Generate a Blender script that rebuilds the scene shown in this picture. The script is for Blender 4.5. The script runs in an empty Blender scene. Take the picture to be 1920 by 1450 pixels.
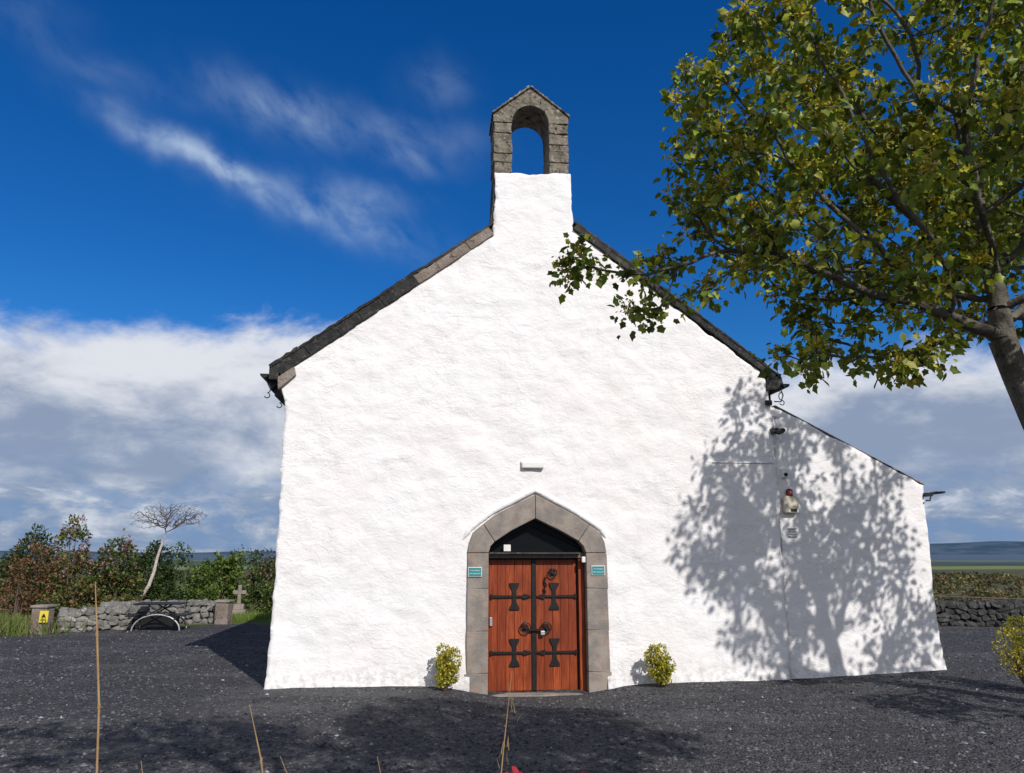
import bpy, bmesh, math, random
import numpy as np
from mathutils import Vector, Matrix, noise as mnoise
from mathutils.geometry import delaunay_2d_cdt
random.seed(7); rng=np.random.default_rng(7)
R=math.radians
scene=bpy.context.scene
scene.view_settings.view_transform='Standard'; scene.view_settings.look='None'; scene.view_settings.exposure=0
# ------------------------------------------------------------------ helpers
def link(o,parent=None):
    scene.collection.objects.link(o)
    if parent: o.parent=parent
    return o
def mobj(name,verts,faces,mat=None,parent=None,smooth=False):
    me=bpy.data.meshes.new(name); me.from_pydata([tuple(v) for v in verts],[],[tuple(f) for f in faces]); me.update()
    if mat: me.materials.append(mat)
    if smooth: me.polygons.foreach_set('use_smooth',[True]*len(me.polygons))
    return link(bpy.data.objects.new(name,me),parent)
def empty(name,loc=(0,0,0),rotz=0,parent=None):
    e=bpy.data.objects.new(name,None); e.location=loc; e.rotation_euler=(0,0,rotz); e.empty_display_size=.3
    return link(e,parent)
def bevel(o,w,seg=2):
    m=o.modifiers.new('bev','BEVEL'); m.width=w; m.segments=seg; m.limit_method='ANGLE'; return o
def prism(name,poly,y0,y1,mat,parent,bev=0):
    n=len(poly); a=sum(poly[i][0]*poly[(i+1)%n][1]-poly[(i+1)%n][0]*poly[i][1] for i in range(n))
    if a<0: poly=poly[::-1]
    v=[(p[0],y0,p[1]) for p in poly]+[(p[0],y1,p[1]) for p in poly]
    f=[tuple(range(n)),tuple(range(2*n-1,n-1,-1))]+[(i,i+n,(i+1)%n+n,(i+1)%n) for i in range(n)]
    o=mobj(name,v,f,mat,parent)
    if bev: bevel(o,bev)
    return o
def box(name,x0,x1,y0,y1,z0,z1,mat,parent,bev=0):
    return prism(name,[(x0,z0),(x1,z0),(x1,z1),(x0,z1)],y0,y1,mat,parent,bev)
def tube(name,pts,r,mat,parent=None,cyclic=False,rad=None):
    cu=bpy.data.curves.new(name,'CURVE'); cu.dimensions='3D'; cu.bevel_depth=r; cu.bevel_resolution=2; cu.use_fill_caps=True
    s=cu.splines.new('POLY'); s.points.add(len(pts)-1)
    for i,p in enumerate(pts):
        s.points[i].co=(*p,1)
        if rad: s.points[i].radius=rad[i]
    s.use_cyclic_u=cyclic; cu.materials.append(mat)
    return link(bpy.data.objects.new(name,cu),parent)
# ------------------------------------------------------------------ node helpers
class NT:
    def __init__(s,nt): s.nt=nt; s.N=nt.nodes; s.L=nt.links
    def put(s,sock,v):
        if hasattr(v,'is_output'): s.L.new(v,sock)
        elif v is not None: sock.default_value=v
    def m(s,op,a,b=None,c=None,clamp=False):
        n=s.N.new('ShaderNodeMath'); n.operation=op; n.use_clamp=clamp
        s.put(n.inputs[0],a)
        if b is not None: s.put(n.inputs[1],b)
        if c is not None: s.put(n.inputs[2],c)
        return n.outputs[0]
    def ss(s,x,a,b,o0=0.,o1=1.):
        n=s.N.new('ShaderNodeMapRange'); n.interpolation_type='SMOOTHSTEP'
        s.put(n.inputs[0],x); s.put(n.inputs[1],a); s.put(n.inputs[2],b); s.put(n.inputs[3],o0); s.put(n.inputs[4],o1)
        return n.outputs[0]
    def comb(s,x,y,z):
        n=s.N.new('ShaderNodeCombineXYZ'); s.put(n.inputs[0],x); s.put(n.inputs[1],y); s.put(n.inputs[2],z); return n.outputs[0]
    def sep(s,v):
        n=s.N.new('ShaderNodeSeparateXYZ'); s.put(n.inputs[0],v); return n.outputs
    def noise(s,v,scale,detail=4,rough=.55,dist=0.):
        n=s.N.new('ShaderNodeTexNoise'); s.put(n.inputs['Vector'],v); n.inputs['Scale'].default_value=scale
        n.inputs['Detail'].default_value=detail; n.inputs['Roughness'].default_value=rough; n.inputs['Distortion'].default_value=dist
        return n.outputs[0]
    def voro(s,v,scale,out='Distance',feat='F1'):
        n=s.N.new('ShaderNodeTexVoronoi'); n.feature=feat; s.put(n.inputs['Vector'],v); n.inputs['Scale'].default_value=scale; return n.outputs[out]
    def mix(s,f,a,b,bt='MIX'):
        n=s.N.new('ShaderNodeMix'); n.data_type='RGBA'; n.blend_type=bt; n.clamp_factor=True
        s.put(n.inputs[0],f)
        for k,v in ((6,a),(7,b)):
            if isinstance(v,tuple) and len(v)==3: v=(*v,1)
            s.put(n.inputs[k],v)
        return n.outputs[2]
    def bump(s,h,strength=.5,dist=.02,normal=None):
        n=s.N.new('ShaderNodeBump'); s.put(n.inputs['Height'],h); n.inputs['Strength'].default_value=strength; n.inputs['Distance'].default_value=dist
        if normal is not None: s.put(n.inputs['Normal'],normal)
        return n.outputs[0]
def newmat(name,rough=.8,spec=.3):
    m=bpy.data.materials.new(name); m.use_nodes=True; t=NT(m.node_tree); b=t.N['Principled BSDF']
    b.inputs['Roughness'].default_value=rough; b.inputs['Specular IOR Level'].default_value=spec
    return m,t,b
def pos(t):
    return t.N.new('ShaderNodeNewGeometry').outputs['Position']
def objc(t): return t.N.new('ShaderNodeTexCoord').outputs['Object']
def matn(name,c1,c2,scale=4,rough=.8,bs=30,bstr=.3,bd=.01,c3=None,metal=0,spec=.3):
    m,t,b=newmat(name,rough,spec); p=objc(t)
    f=t.ss(t.noise(p,scale,6,.6),.35,.65); c=t.mix(f,c1,c2)
    if c3: c=t.mix(t.ss(t.noise(p,scale*2.7,5,.65,.4),.55,.68),c,c3)
    t.put(b.inputs['Base Color'],c); b.inputs['Metallic'].default_value=metal
    if bstr: t.put(b.inputs['Normal'],t.bump(t.noise(p,bs,5,.6),bstr,bd))
    return m
# ------------------------------------------------------------------ materials
def whitewash():
    m,t,b=newmat('whitewash',.9,.12); p=pos(t)
    n1=t.noise(p,1.3,4,.6); n2=t.noise(p,5,5,.62,.5)
    c=t.mix(t.ss(n1,.3,.7),(.81,.78,.765),(.825,.81,.805))
    c=t.mix(t.m('MULTIPLY',t.ss(n2,.52,.72),.5),c,(.75,.74,.745))
    x,y,z=t.sep(p)
    streak=t.noise(t.comb(t.m('MULTIPLY',x,5.),y,t.m('MULTIPLY',z,.5)),1.4,4,.6)
    c=t.mix(t.m('MULTIPLY',t.ss(streak,.56,.72),.35),c,(.71,.70,.69))
    dirt=t.m('MULTIPLY',t.ss(z,.7,.12),t.ss(t.noise(p,9,5,.7),.40,.66))
    c=t.mix(t.m('MULTIPLY',dirt,.6),c,(.36,.34,.31))
    t.put(b.inputs['Base Color'],c)
    pv=t.comb(x,y,t.m('MULTIPLY',z,1.5))
    h=t.m('ADD',t.m('MULTIPLY',t.noise(pv,3.2,3,.5,.5),1.0),t.m('MULTIPLY',t.noise(pv,13,4,.6,.6),.42))
    h=t.m('ADD',h,t.m('MULTIPLY',t.noise(p,55,3,.6),.11))
    rid=t.m('MULTIPLY',t.ss(t.noise(pv,2.6,3,.5,1.2),.49,.54),.12)
    rid2=t.m('MULTIPLY',t.ss(t.noise(pv,5.5,2,.5,1.5),.57,.60),.11)
    msk=t.ss(t.noise(p,1.1,2,.5),.35,.65)
    h=t.m('ADD',h,t.m('MULTIPLY',t.m('ADD',rid,rid2),msk))
    t.put(b.inputs['Normal'],t.bump(h,.60,.035)); return m
M_white=whitewash()
M_stone=matn('limestone',(.32,.275,.235),(.20,.18,.165),3.5,.9,40,.6,.014,(.31,.20,.14))
def belst():
    m,t,b=newmat('weathered_stone',.95,.1); p=objc(t)
    c=t.mix(t.ss(t.noise(p,5,6,.65),.35,.65),(.27,.235,.18),(.13,.115,.095))
    c=t.mix(t.ss(t.noise(p,12,5,.7),.54,.64),c,(.38,.35,.29))
    c=t.mix(t.ss(t.noise(p,8,4,.7),.56,.64),c,(.045,.04,.036))
    t.put(b.inputs['Base Color'],c); t.put(b.inputs['Normal'],t.bump(t.noise(p,18,6,.7),1.,.04)); return m
M_bell=belst()
M_moss=matn('blackened_stone',(.035,.034,.033),(.07,.065,.055),5,.95,25,.7,.03,(.15,.13,.11))
M_cope=matn('coping_stone',(.19,.15,.12),(.27,.23,.20),3,.95,20,.9,.03,(.07,.06,.055))
M_black=matn('black_iron',(.012,.012,.013),(.02,.02,.02),20,.45,80,.3,.003,None,.3,.5)
M_tar=matn('tarred_verge',(.018,.018,.019),(.04,.038,.036),5,.85,18,.9,.03,(.09,.08,.075))
M_slate=matn('roof_slate',(.05,.055,.065),(.08,.085,.09),3,.7,12,.5,.02)
M_wp=matn('white_plastic',(.78,.77,.74),(.74,.73,.70),8,.4,40,.05,.002)
M_cream=matn('cream_plastic',(.55,.50,.38),(.6,.56,.45),8,.45,40,.05,.002)
M_red=matn('dark_red_lens',(.12,.02,.015),(.16,.03,.02),8,.25,40,.05,.002)
M_grey=matn('galvanised_metal',(.4,.42,.43),(.5,.51,.52),8,.45,40,.1,.002,None,.5)
M_teal=matn('teal_paint',(.02,.22,.24),(.025,.25,.27),8,.5,60,.05,.002)
M_yel=matn('yellow_sign',(.75,.6,.06),(.7,.55,.05),8,.5,60,.05,.002)
def wood(name,c1,c2,c3):
    m,t,b=newmat(name,.42,.35); p=objc(t)
    x,y,z=t.sep(p); v=t.comb(t.m('MULTIPLY',x,22),t.m('MULTIPLY',y,22),t.m('MULTIPLY',z,1.3))
    g=t.noise(v,1.6,6,.6,1.2); big=t.noise(t.comb(t.m('MULTIPLY',x,3.),y,t.m('MULTIPLY',z,.8)),1.8,3,.5)
    oi=t.N.new('ShaderNodeObjectInfo').outputs['Random']
    c=t.mix(t.ss(g,.38,.62),c1,c2); c=t.mix(t.m('MULTIPLY',t.ss(big,.42,.68),.7),c,c3)
    c=t.mix(t.m('MULTIPLY',oi,.6),c,c3)
    t.put(b.inputs['Base Color'],c); t.put(b.inputs['Normal'],t.bump(g,.25,.004)); return m
M_wood=wood('varnished_wood',(.39,.083,.025),(.21,.038,.012),(.15,.026,.010))
M_wood2=wood('weathered_timber',(.20,.13,.10),(.28,.20,.15),(.13,.08,.06))
def glass():
    m,t,b=newmat('dark_glass',.25,.25); b.inputs['Base Color'].default_value=(.006,.007,.008,1); return m
M_glass=glass()
def leafmat(name,trans=.33,rough=.5):
    m=bpy.data.materials.new(name); m.use_nodes=True; t=NT(m.node_tree); b=t.N['Principled BSDF']; out=t.N['Material Output']
    at=t.N.new('ShaderNodeAttribute'); at.attribute_name='Col'; c=at.outputs['Color']
    t.put(b.inputs['Base Color'],c); b.inputs['Roughness'].default_value=rough; b.inputs['Specular IOR Level'].default_value=.35
    tr=t.N.new('ShaderNodeBsdfTranslucent'); t.put(tr.inputs[0],t.mix(1.,c,(1.2,1.15,.6),'MULTIPLY'))
    mx=t.N.new('ShaderNodeMixShader'); mx.inputs[0].default_value=trans
    t.L.new(b.outputs[0],mx.inputs[1]); t.L.new(tr.outputs[0],mx.inputs[2]); t.L.new(mx.outputs[0],out.inputs[0]); return m
M_leaf=leafmat('leaves')
M_bark=matn('bark',(.085,.075,.06),(.15,.135,.11),6,.9,30,.8,.02,(.045,.04,.035))
M_birch=matn('birch_bark',(.60,.55,.50),(.45,.38,.33),6,.8,30,.4,.01,(.12,.09,.08))
M_twig=matn('twigs',(.09,.06,.05),(.13,.09,.075),6,.9,30,.2,.01)
M_wall=matn('field_stone',(.22,.21,.19),(.12,.115,.105),2.5,.95,14,.8,.03,(.36,.35,.33))
M_dstone=matn('dark_field_stone',(.07,.068,.065),(.04,.04,.04),2.5,.95,14,.8,.03,(.13,.13,.125))
# ------------------------------------------------------------------ leaf clouds
T_BROAD=(np.array([(0,0,0),(1,0,-.08),(.3,.33,.10),(.72,.27,.06),(.3,-.33,.10),(.72,-.27,.06)]),[(0,2,3,1),(0,1,5,4)])
T_LOBE=(np.array([(0,0,0),(1,0,-.15),(.05,.30,.05),(.30,.30,.08),(.48,.46,.04),(.68,.24,.03),(.05,-.30,.05),(.30,-.30,.08),(.48,-.46,.04),(.68,-.24,.03)]),
        [(0,1,5,4,3,2),(0,6,7,8,9,1)])
T_BLADE=(np.array([(0,.03,0),(0,-.03,0),(.6,-.02,.02),(.6,.02,.02),(1,0,-.06)]),[(0,1,2,3),(3,2,4)])
def norm(a): return a/np.maximum(np.linalg.norm(a,axis=-1,keepdims=True),1e-9)
def leafmesh(name,P,D,S,C,tmpl=T_BROAD,mat=None,parent=None,up=.6):
    V,F=tmpl; n=len(P); X=norm(D)
    u=norm(rng.normal(size=(n,3))*(1-up)+np.array([0,0,up])); Y=norm(np.cross(u,X)); Z=np.cross(X,Y)
    vs=P[:,None,:]+S[:,None,None]*(V[None,:,0,None]*X[:,None,:]+V[None,:,1,None]*Y[:,None,:]+V[None,:,2,None]*Z[:,None,:])
    k=len(V); vs=vs.reshape(-1,3)
    me=bpy.data.meshes.new(name)
    lt=[len(f) for f in F]; idx=np.concatenate([np.array(f) for f in F])
    me.vertices.add(n*k); me.vertices.foreach_set('co',vs.astype(np.float32).ravel())
    loops=(idx[None,:]+(np.arange(n)*k)[:,None]).ravel()
    me.loops.add(len(loops)); me.loops.foreach_set('vertex_index',loops.astype(np.int32))
    tot=np.tile(np.array(lt),n); st=np.concatenate([[0],np.cumsum(tot)[:-1]])
    me.polygons.add(len(tot)); me.polygons.foreach_set('loop_start',st.astype(np.int32)); me.polygons.foreach_set('loop_total',tot.astype(np.int32))
    me.update(calc_edges=True); me.validate()
    at=me.color_attributes.new('Col','FLOAT_COLOR','POINT')
    cc=np.ones((n*k,4),np.float32); cc[:,:3]=np.repeat(C,k,axis=0); at.data.foreach_set('color',cc.ravel())
    me.materials.append(mat or M_leaf)
    return link(bpy.data.objects.new(name,me),parent)
def pal(n,cols,j=.18):
    cols=np.array(cols); i=rng.integers(0,len(cols),n); c=cols[i]*(1+rng.normal(size=(n,1))*j); return np.clip(c,.004,.9)
def nz(P,s): return np.array([mnoise.noise(Vector(p)*s) for p in P])
def blob(c,r,n,surf=.45,ns=1.6,th=-.12):
    d=norm(rng.normal(size=(int(n*2.2),3))); q=surf+(1-surf)*rng.random(len(d))**.5
    q=q*(1+.38*nz(d*np.array(r)+np.array(c),1.3/max(.25,min(r))))
    P=np.array(c)+d*q[:,None]*np.array(r); k=nz(P,ns)>th; P=P[k][:n]; return P,norm(P-np.array(c))
def bush(name,lobes,n,size,cols,flowers=None,stem=True,tmpl=T_BROAD,base=None,ns=1.6,th=-.12):
    Ps=[];Ds=[]; tot=sum(r[0]*r[2] for _,r in lobes)
    for c,r in lobes:
        P,D=blob(c,r,int(n*r[0]*r[2]/tot),ns=ns,th=th); Ps.append(P);Ds.append(D)
    P=np.concatenate(Ps);D=np.concatenate(Ds); D=norm(D+rng.normal(size=D.shape)*.7)
    C=pal(len(P),cols)
    e=empty(name,(0,0,0))
    leafmesh('foliage',P,D,size*(.7+.6*rng.random(len(P))),C,tmpl,parent=e)
    if flowers:
        fc,fn,fs=flowers; hi=P[P[:,2]>np.percentile(P[:,2],55)]; q=hi[rng.integers(0,len(hi),fn)]
        FP=np.repeat(q,26,axis=0); h=rng.random(len(FP)); FP=FP+rng.normal(size=FP.shape)*fs*(1-h[:,None]*.7)*.45; FP[:,2]+=h*fs*2.2
        leafmesh('flowers',FP,norm(rng.normal(size=FP.shape)),np.full(len(FP),fs*.5),pal(len(FP),fc),parent=e)
    if stem:
        b=base or (lobes[0][0][0],lobes[0][0][1],G(lobes[0][0][0],lobes[0][0][1])-.05)
        for i in range(7):
            c,r=lobes[i%len(lobes)]; tip=np.array(c)+rng.normal(size=3)*np.array(r)*.4
            mid=(np.array(b)+tip)/2+rng.normal(size=3)*.06
            tube('stem_%d'%i,[b,tuple(mid),tuple(tip)],.02,M_twig,e,rad=[1.3,1,.4])
    return e
# ------------------------------------------------------------------ ground
def sst(x,a,b):
    t=min(1,max(0,(x-a)/(b-a))); return t*t*(3-2*t)
def G(x,y):
    z=.18
    z-=.17*math.exp(-(abs(x-.43)/1.25)**4)*math.exp(-((y-12.6)/1.3)**2)
    z+=.11*sst(x,4,8)*sst(y,9,13)
    z+=.55*sst(-y,-5.2,-3.2)
    z+=.03*mnoise.noise(Vector((x*.5,y*.5,0)))+.012*mnoise.noise(Vector((x*2.2,y*2.2,3)))
    drop=max(sst(y,24,130)*sst(x,0,14), sst(y,60,300))
    z-=17*drop
    if y>100: z+=2.5*mnoise.noise(Vector((x*.004,y*.004,5)))*sst(y,100,250)
    return z
def axis(lo,hi,a,b,st):
    v=list(np.arange(a,b+1e-6,st)); s=st;x=b
    while x<hi: s*=1.2; x+=s; v.append(x)
    s=st;x=a
    while x>lo: s*=1.2; x-=s; v.insert(0,x)
    return v
xs=axis(-7000,7000,-13,13,.16); ys=axis(-300,8000,5,24,.14)
gv=[(x,y,G(x,y)) for y in ys for x in xs]; nx=len(xs)
gf=[(j*nx+i,j*nx+i+1,(j+1)*nx+i+1,(j+1)*nx+i) for j in range(len(ys)-1) for i in range(nx-1)]
def groundmat():
    m,t,b=newmat('gravel_and_grass',.9,.2); p=pos(t); x,y,z=t.sep(p)
    vor=t.N.new('ShaderNodeTexVoronoi'); t.put(vor.inputs['Vector'],p); vor.inputs['Scale'].default_value=30
    cr=t.sep(vor.outputs['Color'])[0]
    g=t.mix(cr,(.028,.028,.031),(.135,.134,.142)); g=t.mix(t.m('GREATER_THAN',cr,.982),g,(.30,.30,.31))
    mid=t.noise(p,7,5,.75); g=t.mix(t.m('MULTIPLY',t.ss(mid,.45,.62),.55),g,(.032,.031,.033))
    big=t.noise(p,.55,5,.6); g=t.mix(t.m('MULTIPLY',t.ss(big,.35,.65),.5),g,(.058,.055,.055))
    tr_=t.noise(t.comb(t.m('MULTIPLY',x,.35),y,0.),1.1,4,.6); g=t.mix(t.m('MULTIPLY',t.ss(tr_,.48,.65),.5),g,(.135,.13,.128))
    gr=t.mix(t.noise(p,2.5,6,.7),(.07,.11,.02),(.17,.20,.05))
    n=t.noise(p,.8,4,.6)
    edge=t.m('ADD',y,t.m('MULTIPLY',n,2.5)); lawn=t.ss(edge,24.3,24.6)
    c=t.mix(lawn,g,gr)
    sv=t.comb(t.m('MULTIPLY',x,.25),y,0.)
    far=t.mix(t.ss(t.noise(sv,.03,6,.7),.42,.58),(.13,.105,.05),(.085,.085,.035))
    far=t.mix(t.ss(t.noise(p,.12,5,.7),.5,.6),far,(.035,.042,.018))
    fld=t.mix(t.ss(t.noise(sv,.012,6,.75),.44,.54),(.085,.10,.05),(.035,.05,.035))
    far=t.mix(t.ss(y,650,900),far,fld)
    far=t.mix(t.m('MULTIPLY',t.ss(y,820,850),t.ss(y,1060,1020)),far,(.16,.20,.065))
    far=t.mix(t.m('MULTIPLY',t.ss(y,1500,1550),t.ss(y,1950,1900)),far,(.12,.15,.07))
    c=t.mix(t.ss(y,35,80),c,far)
    c=t.mix(t.ss(y,800,2600,0.,.85),c,(.075,.12,.18))  # aerial haze mixed into the ground colour with distance
    t.put(b.inputs['Base Color'],c)
    h=t.m('ADD',t.m('MULTIPLY',vor.outputs['Distance'],-1.),t.m('MULTIPLY',t.noise(p,9,5,.7),.8))
    t.put(b.inputs['Normal'],t.bump(h,1.,.04)); return m
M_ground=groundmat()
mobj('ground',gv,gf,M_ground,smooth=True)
def gravel():
    n=42000
    y=6.5+rng.random(n)**1.3*15; x=(rng.random(n)*2-1)*(y*.78+1)
    lx=x*math.cos(R(6))+(y-13)*math.sin(R(6)); ly=-x*math.sin(R(6))+(y-13)*math.cos(R(6))
    k=~((lx>-4.1)&(lx<7.8)&(ly>-.12)); x=x[k];y=y[k]; n=len(x)
    P=np.array([(a,b,G(a,b)) for a,b in zip(x,y)])
    o=np.array([(1,0,0),(0,1,0),(-1,0,0),(0,-1,0),(0,0,1),(0,0,-.6)])
    F=[(0,1,4),(1,2,4),(2,3,4),(3,0,4),(1,0,5),(2,1,5),(3,2,5),(0,3,5)]
    S=(.011+.022*rng.random(n)**2.5)
    ang=rng.random(n)*6.28
    ca,sa=np.cos(ang),np.sin(ang)
    V=o[None]*(1+.45*(rng.random((n,6,1))-.5))*S[:,None,None]*np.array([1.2,.9,.7]); V=V+rng.normal(size=V.shape)*S[:,None,None]*.18
    W=np.stack([V[...,0]*ca[:,None]-V[...,1]*sa[:,None],V[...,0]*sa[:,None]+V[...,1]*ca[:,None],V[...,2]],-1)+P[:,None,:]
    W=W.reshape(-1,3); fc=(np.array(F)[None]+(np.arange(n)*6)[:,None,None]).reshape(-1,3)
    me=bpy.data.meshes.new('gravel'); me.from_pydata(W.tolist(),[],fc.tolist()); me.update()
    at=me.color_attributes.new('Col','FLOAT_COLOR','POINT'); g=.03+.11*rng.random(n)**1.5; g[rng.random(n)<.012]=.30
    cc=np.ones((n*6,4),np.float32); cc[:,:3]=np.repeat(g,6)[:,None]*np.array([1,1.,1.05]); at.data.foreach_set('color',cc.ravel())
    m,t,b=newmat('loose_gravel',.85,.2); a=t.N.new('ShaderNodeAttribute'); a.attribute_name='Col'; t.put(b.inputs['Base Color'],a.outputs['Color'])
    me.materials.append(m); link(bpy.data.objects.new('gravel',me))
gravel()
def hills():
    v=[];f=[];n=200
    for i in range(n):
        a=R(-60+120*i/(n-1)); d=6200
        h=30+42*sst(math.degrees(a),10,33)+18*mnoise.noise(Vector((a*6,0,0)))+8*mnoise.noise(Vector((a*22,2,0)))
        if a<0: h-=25
        for k,(dd,hh) in enumerate(((0,-30),(500,h*.55-8),(900,h),(1500,-30))):
            v.append((math.sin(a)*(d+dd),math.cos(a)*(d+dd),hh))
    for i in range(n-1):
        for k in range(3): f.append((i*4+k,i*4+4+k,i*4+5+k,i*4+k+1))
    m,t,b=newmat('hazed_hillside',1,.0); p=pos(t)
    t.put(b.inputs['Base Color'],t.mix(t.ss(t.noise(p,.004,5,.6),.4,.6),(.075,.115,.16),(.045,.08,.12)))  # blue of distance haze put into the hills' base colour
    mobj('hills',v,f,m,smooth=True)
hills()
# ------------------------------------------------------------------ church
PH=R(6); CH=empty('church',(0,13,0),PH)
def W(u,v,z):
    return (u*math.cos(PH)-v*math.sin(PH),13+u*math.sin(PH)+v*math.cos(PH),z)
def pip(x,y,poly):
    c=False;n=len(poly);j=n-1
    for i in range(n):
        xi,yi=poly[i];xj,yj=poly[j]
        if (yi>y)!=(yj>y) and x<(xj-xi)*(y-yi)/(yj-yi)+xi: c=not c
        j=i
    return c
def resample(poly,st,jit):
    out=[]
    for i in range(len(poly)):
        a=Vector(poly[i]);b=Vector(poly[(i+1)%len(poly)]); L=(b-a).length; k=max(1,int(L/st)); nn=Vector((-(b-a).y,(b-a).x)).normalized()
        for q in range(k):
            p=a+(b-a)*q/k
            if q>0: p=p+nn*jit*(mnoise.noise(Vector((p.x*2.3,p.y*2.3,9.1)))+.4*mnoise.noise(Vector((p.x*8,p.y*8,3))))
            out.append((p.x,p.y))
    return out
def plaster(name,outer,holes,step,y0,back,parent,amp=.016,jit=.05):
    ob=resample(outer,.07,jit); hb=[resample(h,.07,.0) for h in holes]
    pts=list(ob);edges=[(i,(i+1)%len(ob)) for i in range(len(ob))]
    for h in hb:
        s=len(pts); pts+=h; edges+=[(s+i,s+(i+1)%len(h)) for i in range(len(h))]
    x0=min(p[0] for p in ob);x1=max(p[0] for p in ob);z0=min(p[1] for p in ob);z1=max(p[1] for p in ob)
    x=x0
    while x<x1:
        z=z0
        while z<z1:
            px=x+random.uniform(-.35,.35)*step;pz=z+random.uniform(-.35,.35)*step
            if pip(px,pz,ob) and not any(pip(px,pz,h) for h in hb): pts.append((px,pz))
            z+=step
        x+=step
    r=delaunay_2d_cdt([Vector(p) for p in pts],edges,[],0,1e-5)
    V=[(v.x,v.y) for v in r[0]]; T=[]
    for f in r[2]:
        cx=sum(V[i][0] for i in f)/len(f);cz=sum(V[i][1] for i in f)/len(f)
        if pip(cx,cz,ob) and not any(pip(cx,cz,h) for h in hb): T.append(tuple(f))
    def dy(x,z):
        d=amp*(mnoise.noise(Vector((x*1.6,z*2.1,1)))*1.1+mnoise.noise(Vector((x*4.5,z*5.5,4)))*.7+mnoise.noise(Vector((x*11,z*13,7)))*.3)
        return y0+d-.07*math.exp(-max(0,z-.15)/.18)
    v3=[(x,dy(x,z),z) for x,z in V]
    cnt={}
    for f in T:
        for i in range(len(f)):
            a,b=f[i],f[(i+1)%len(f)]; k=(min(a,b),max(a,b)); cnt.setdefault(k,[]).append((a,b))
    rim={}; F=list(T)
    def bk(i):
        if i not in rim:
            rim[i]=len(v3); v3.append((V[i][0],back,V[i][1]))
        return rim[i]
    for k,l in cnt.items():
        if len(l)==1:
            a,b=l[0]; F.append((b,a,bk(a),bk(b)))
    o=mobj(name,v3,F,M_white,parent)
    bm=bmesh.new(); bm.from_mesh(o.data); bmesh.ops.recalc_face_normals(bm,faces=bm.faces)
    for fc in bm.faces: fc.smooth=abs(fc.normal.y)>.5
    bm.to_mesh(o.data); bm.free()
    return o
hole=[(-.70,-.2),(-.71,2.28),(-.62,2.59),(-.27,2.87),(.40,3.22),(1.05,2.87),(1.47,2.59),(1.57,2.28),(1.59,-.2)]
wallpoly=[(-4.0,-.15),(-3.93,.45),(-3.9,1.5),(-3.9,2.6),(-3.92,4.76),(-4.0,5.05),(-3.86,5.42),(-.34,8.06),(-.33,8.6),(-.33,9.33),(1.13,9.38),(1.14,8.8),(1.15,8.25),(4.70,5.50),(4.81,4.9),(4.81,2.6),(4.775,1.2),(4.76,-.15)]
plaster('gable_wall',wallpoly,[hole+[]],.07,0.,.32,CH,.022)
plaster('annex_wall',[(4.77,-.15),(4.815,2.6),(4.82,4.96),(7.64,3.50),(7.58,1.5),(7.62,.5),(7.70,-.15)],[],.07,.05,.45,CH,.018,.03)
L=13.
box('side_wall_left',-3.88,-3.45,.25,L,-.2,5.3,M_white,CH)
box('side_wall_right',4.35,4.78,.27,L,-.2,5.4,M_white,CH)
box('annex_side_wall',7.15,7.55,.30,L*.6,-.2,3.42,M_white,CH)
prism('rear_gable',[(-3.85,-.2),(-3.85,5.4),(.4,8.5),(4.75,5.4),(4.75,-.2)],L-.3,L+.02,M_white,CH)
prism('annex_rear_wall',[(4.8,-.2),(4.8,4.85),(7.5,3.42),(7.5,-.2)],L*.6-.2,L*.6+.1,M_white,CH)
prism('roof_left_slope',[(-4.30,5.20),(.42,8.86),(.42,8.70),(-4.24,5.08)],.22,L+.15,M_slate,CH)
prism('roof_right_slope',[(5.02,5.38),(.46,8.86),(.46,8.70),(4.96,5.26)],.22,L+.15,M_slate,CH)
prism('annex_roof',[(4.84,4.90),(7.84,3.38),(7.83,3.30),(4.84,4.80)],.46,L*.6+.1,M_slate,CH)
prism('annex_verge',[(4.90,4.955),(7.66,3.53),(7.66,3.505),(4.90,4.93)],.05,.47,M_cope,CH,.006)
def verge(name,a,b,tb,n,mats,y0=-.07,y1=.5,gap=.0015):
    a=Vector(a);b=Vector(b); d=(b-a); nn=Vector((-d.y,d.x)).normalized()
    if nn.y<0: nn=-nn
    cuts=[0]+sorted([(i+random.uniform(-.3,.3))/n for i in range(1,n)])+[1]
    for i in range(n):
        s,e=cuts[i]+gap/d.length,cuts[i+1]-gap/d.length
        th=tb*random.uniform(.90,1.10); p=a+d*s;q=a+d*e; j=random.uniform(-.010,.010)
        k=int(8)
        lo=[p+(q-p)*t/k+nn*(.012*mnoise.noise(Vector((t*.9,i*3.1,0)))) for t in range(k+1)]
        hi=[p+(q-p)*t/k+nn*(th+j+.03*mnoise.noise(Vector((t*.9,i*3.1,5)))) for t in range(k+1)]
        mt=mats(i/n)
        prism('%s_%d'%(name,i),[(w.x,w.y) for w in lo]+[(w.x,w.y) for w in hi[::-1]],y0+random.uniform(-.006,.006),y1,mt,CH,.012)
verge('verge_left',(-4.02,5.28),(-.335,8.055),.20,8,lambda t:(M_cope if t>.6 else M_tar),-.045,.34)
verge('verge_left_cap',(-4.2,5.40),(-.34,8.27),.06,6,lambda t:(M_moss if t>.6 else M_tar),-.06,.5)
verge('verge_right',(1.155,8.245),(4.86,5.42),.12,7,lambda t:(M_moss if t<.3 else M_tar),-.045,.34)
verge('verge_right_cap',(1.16,8.37),(4.99,5.46),.045,6,lambda t:(M_tar if t>.3 else M_moss),-.06,.5)
prism('kneeler_stone_left',[(-4.05,5.02),(-4.07,5.24),(-3.80,5.44),(-3.76,5.28)],-.06,.3,M_cope,CH,.015)
prism('kneeler_left',[(-4.22,5.2),(-4.22,5.44),(-4.06,5.5),(-4.06,5.2)],-.04,.3,M_tar,CH,.01)
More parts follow.
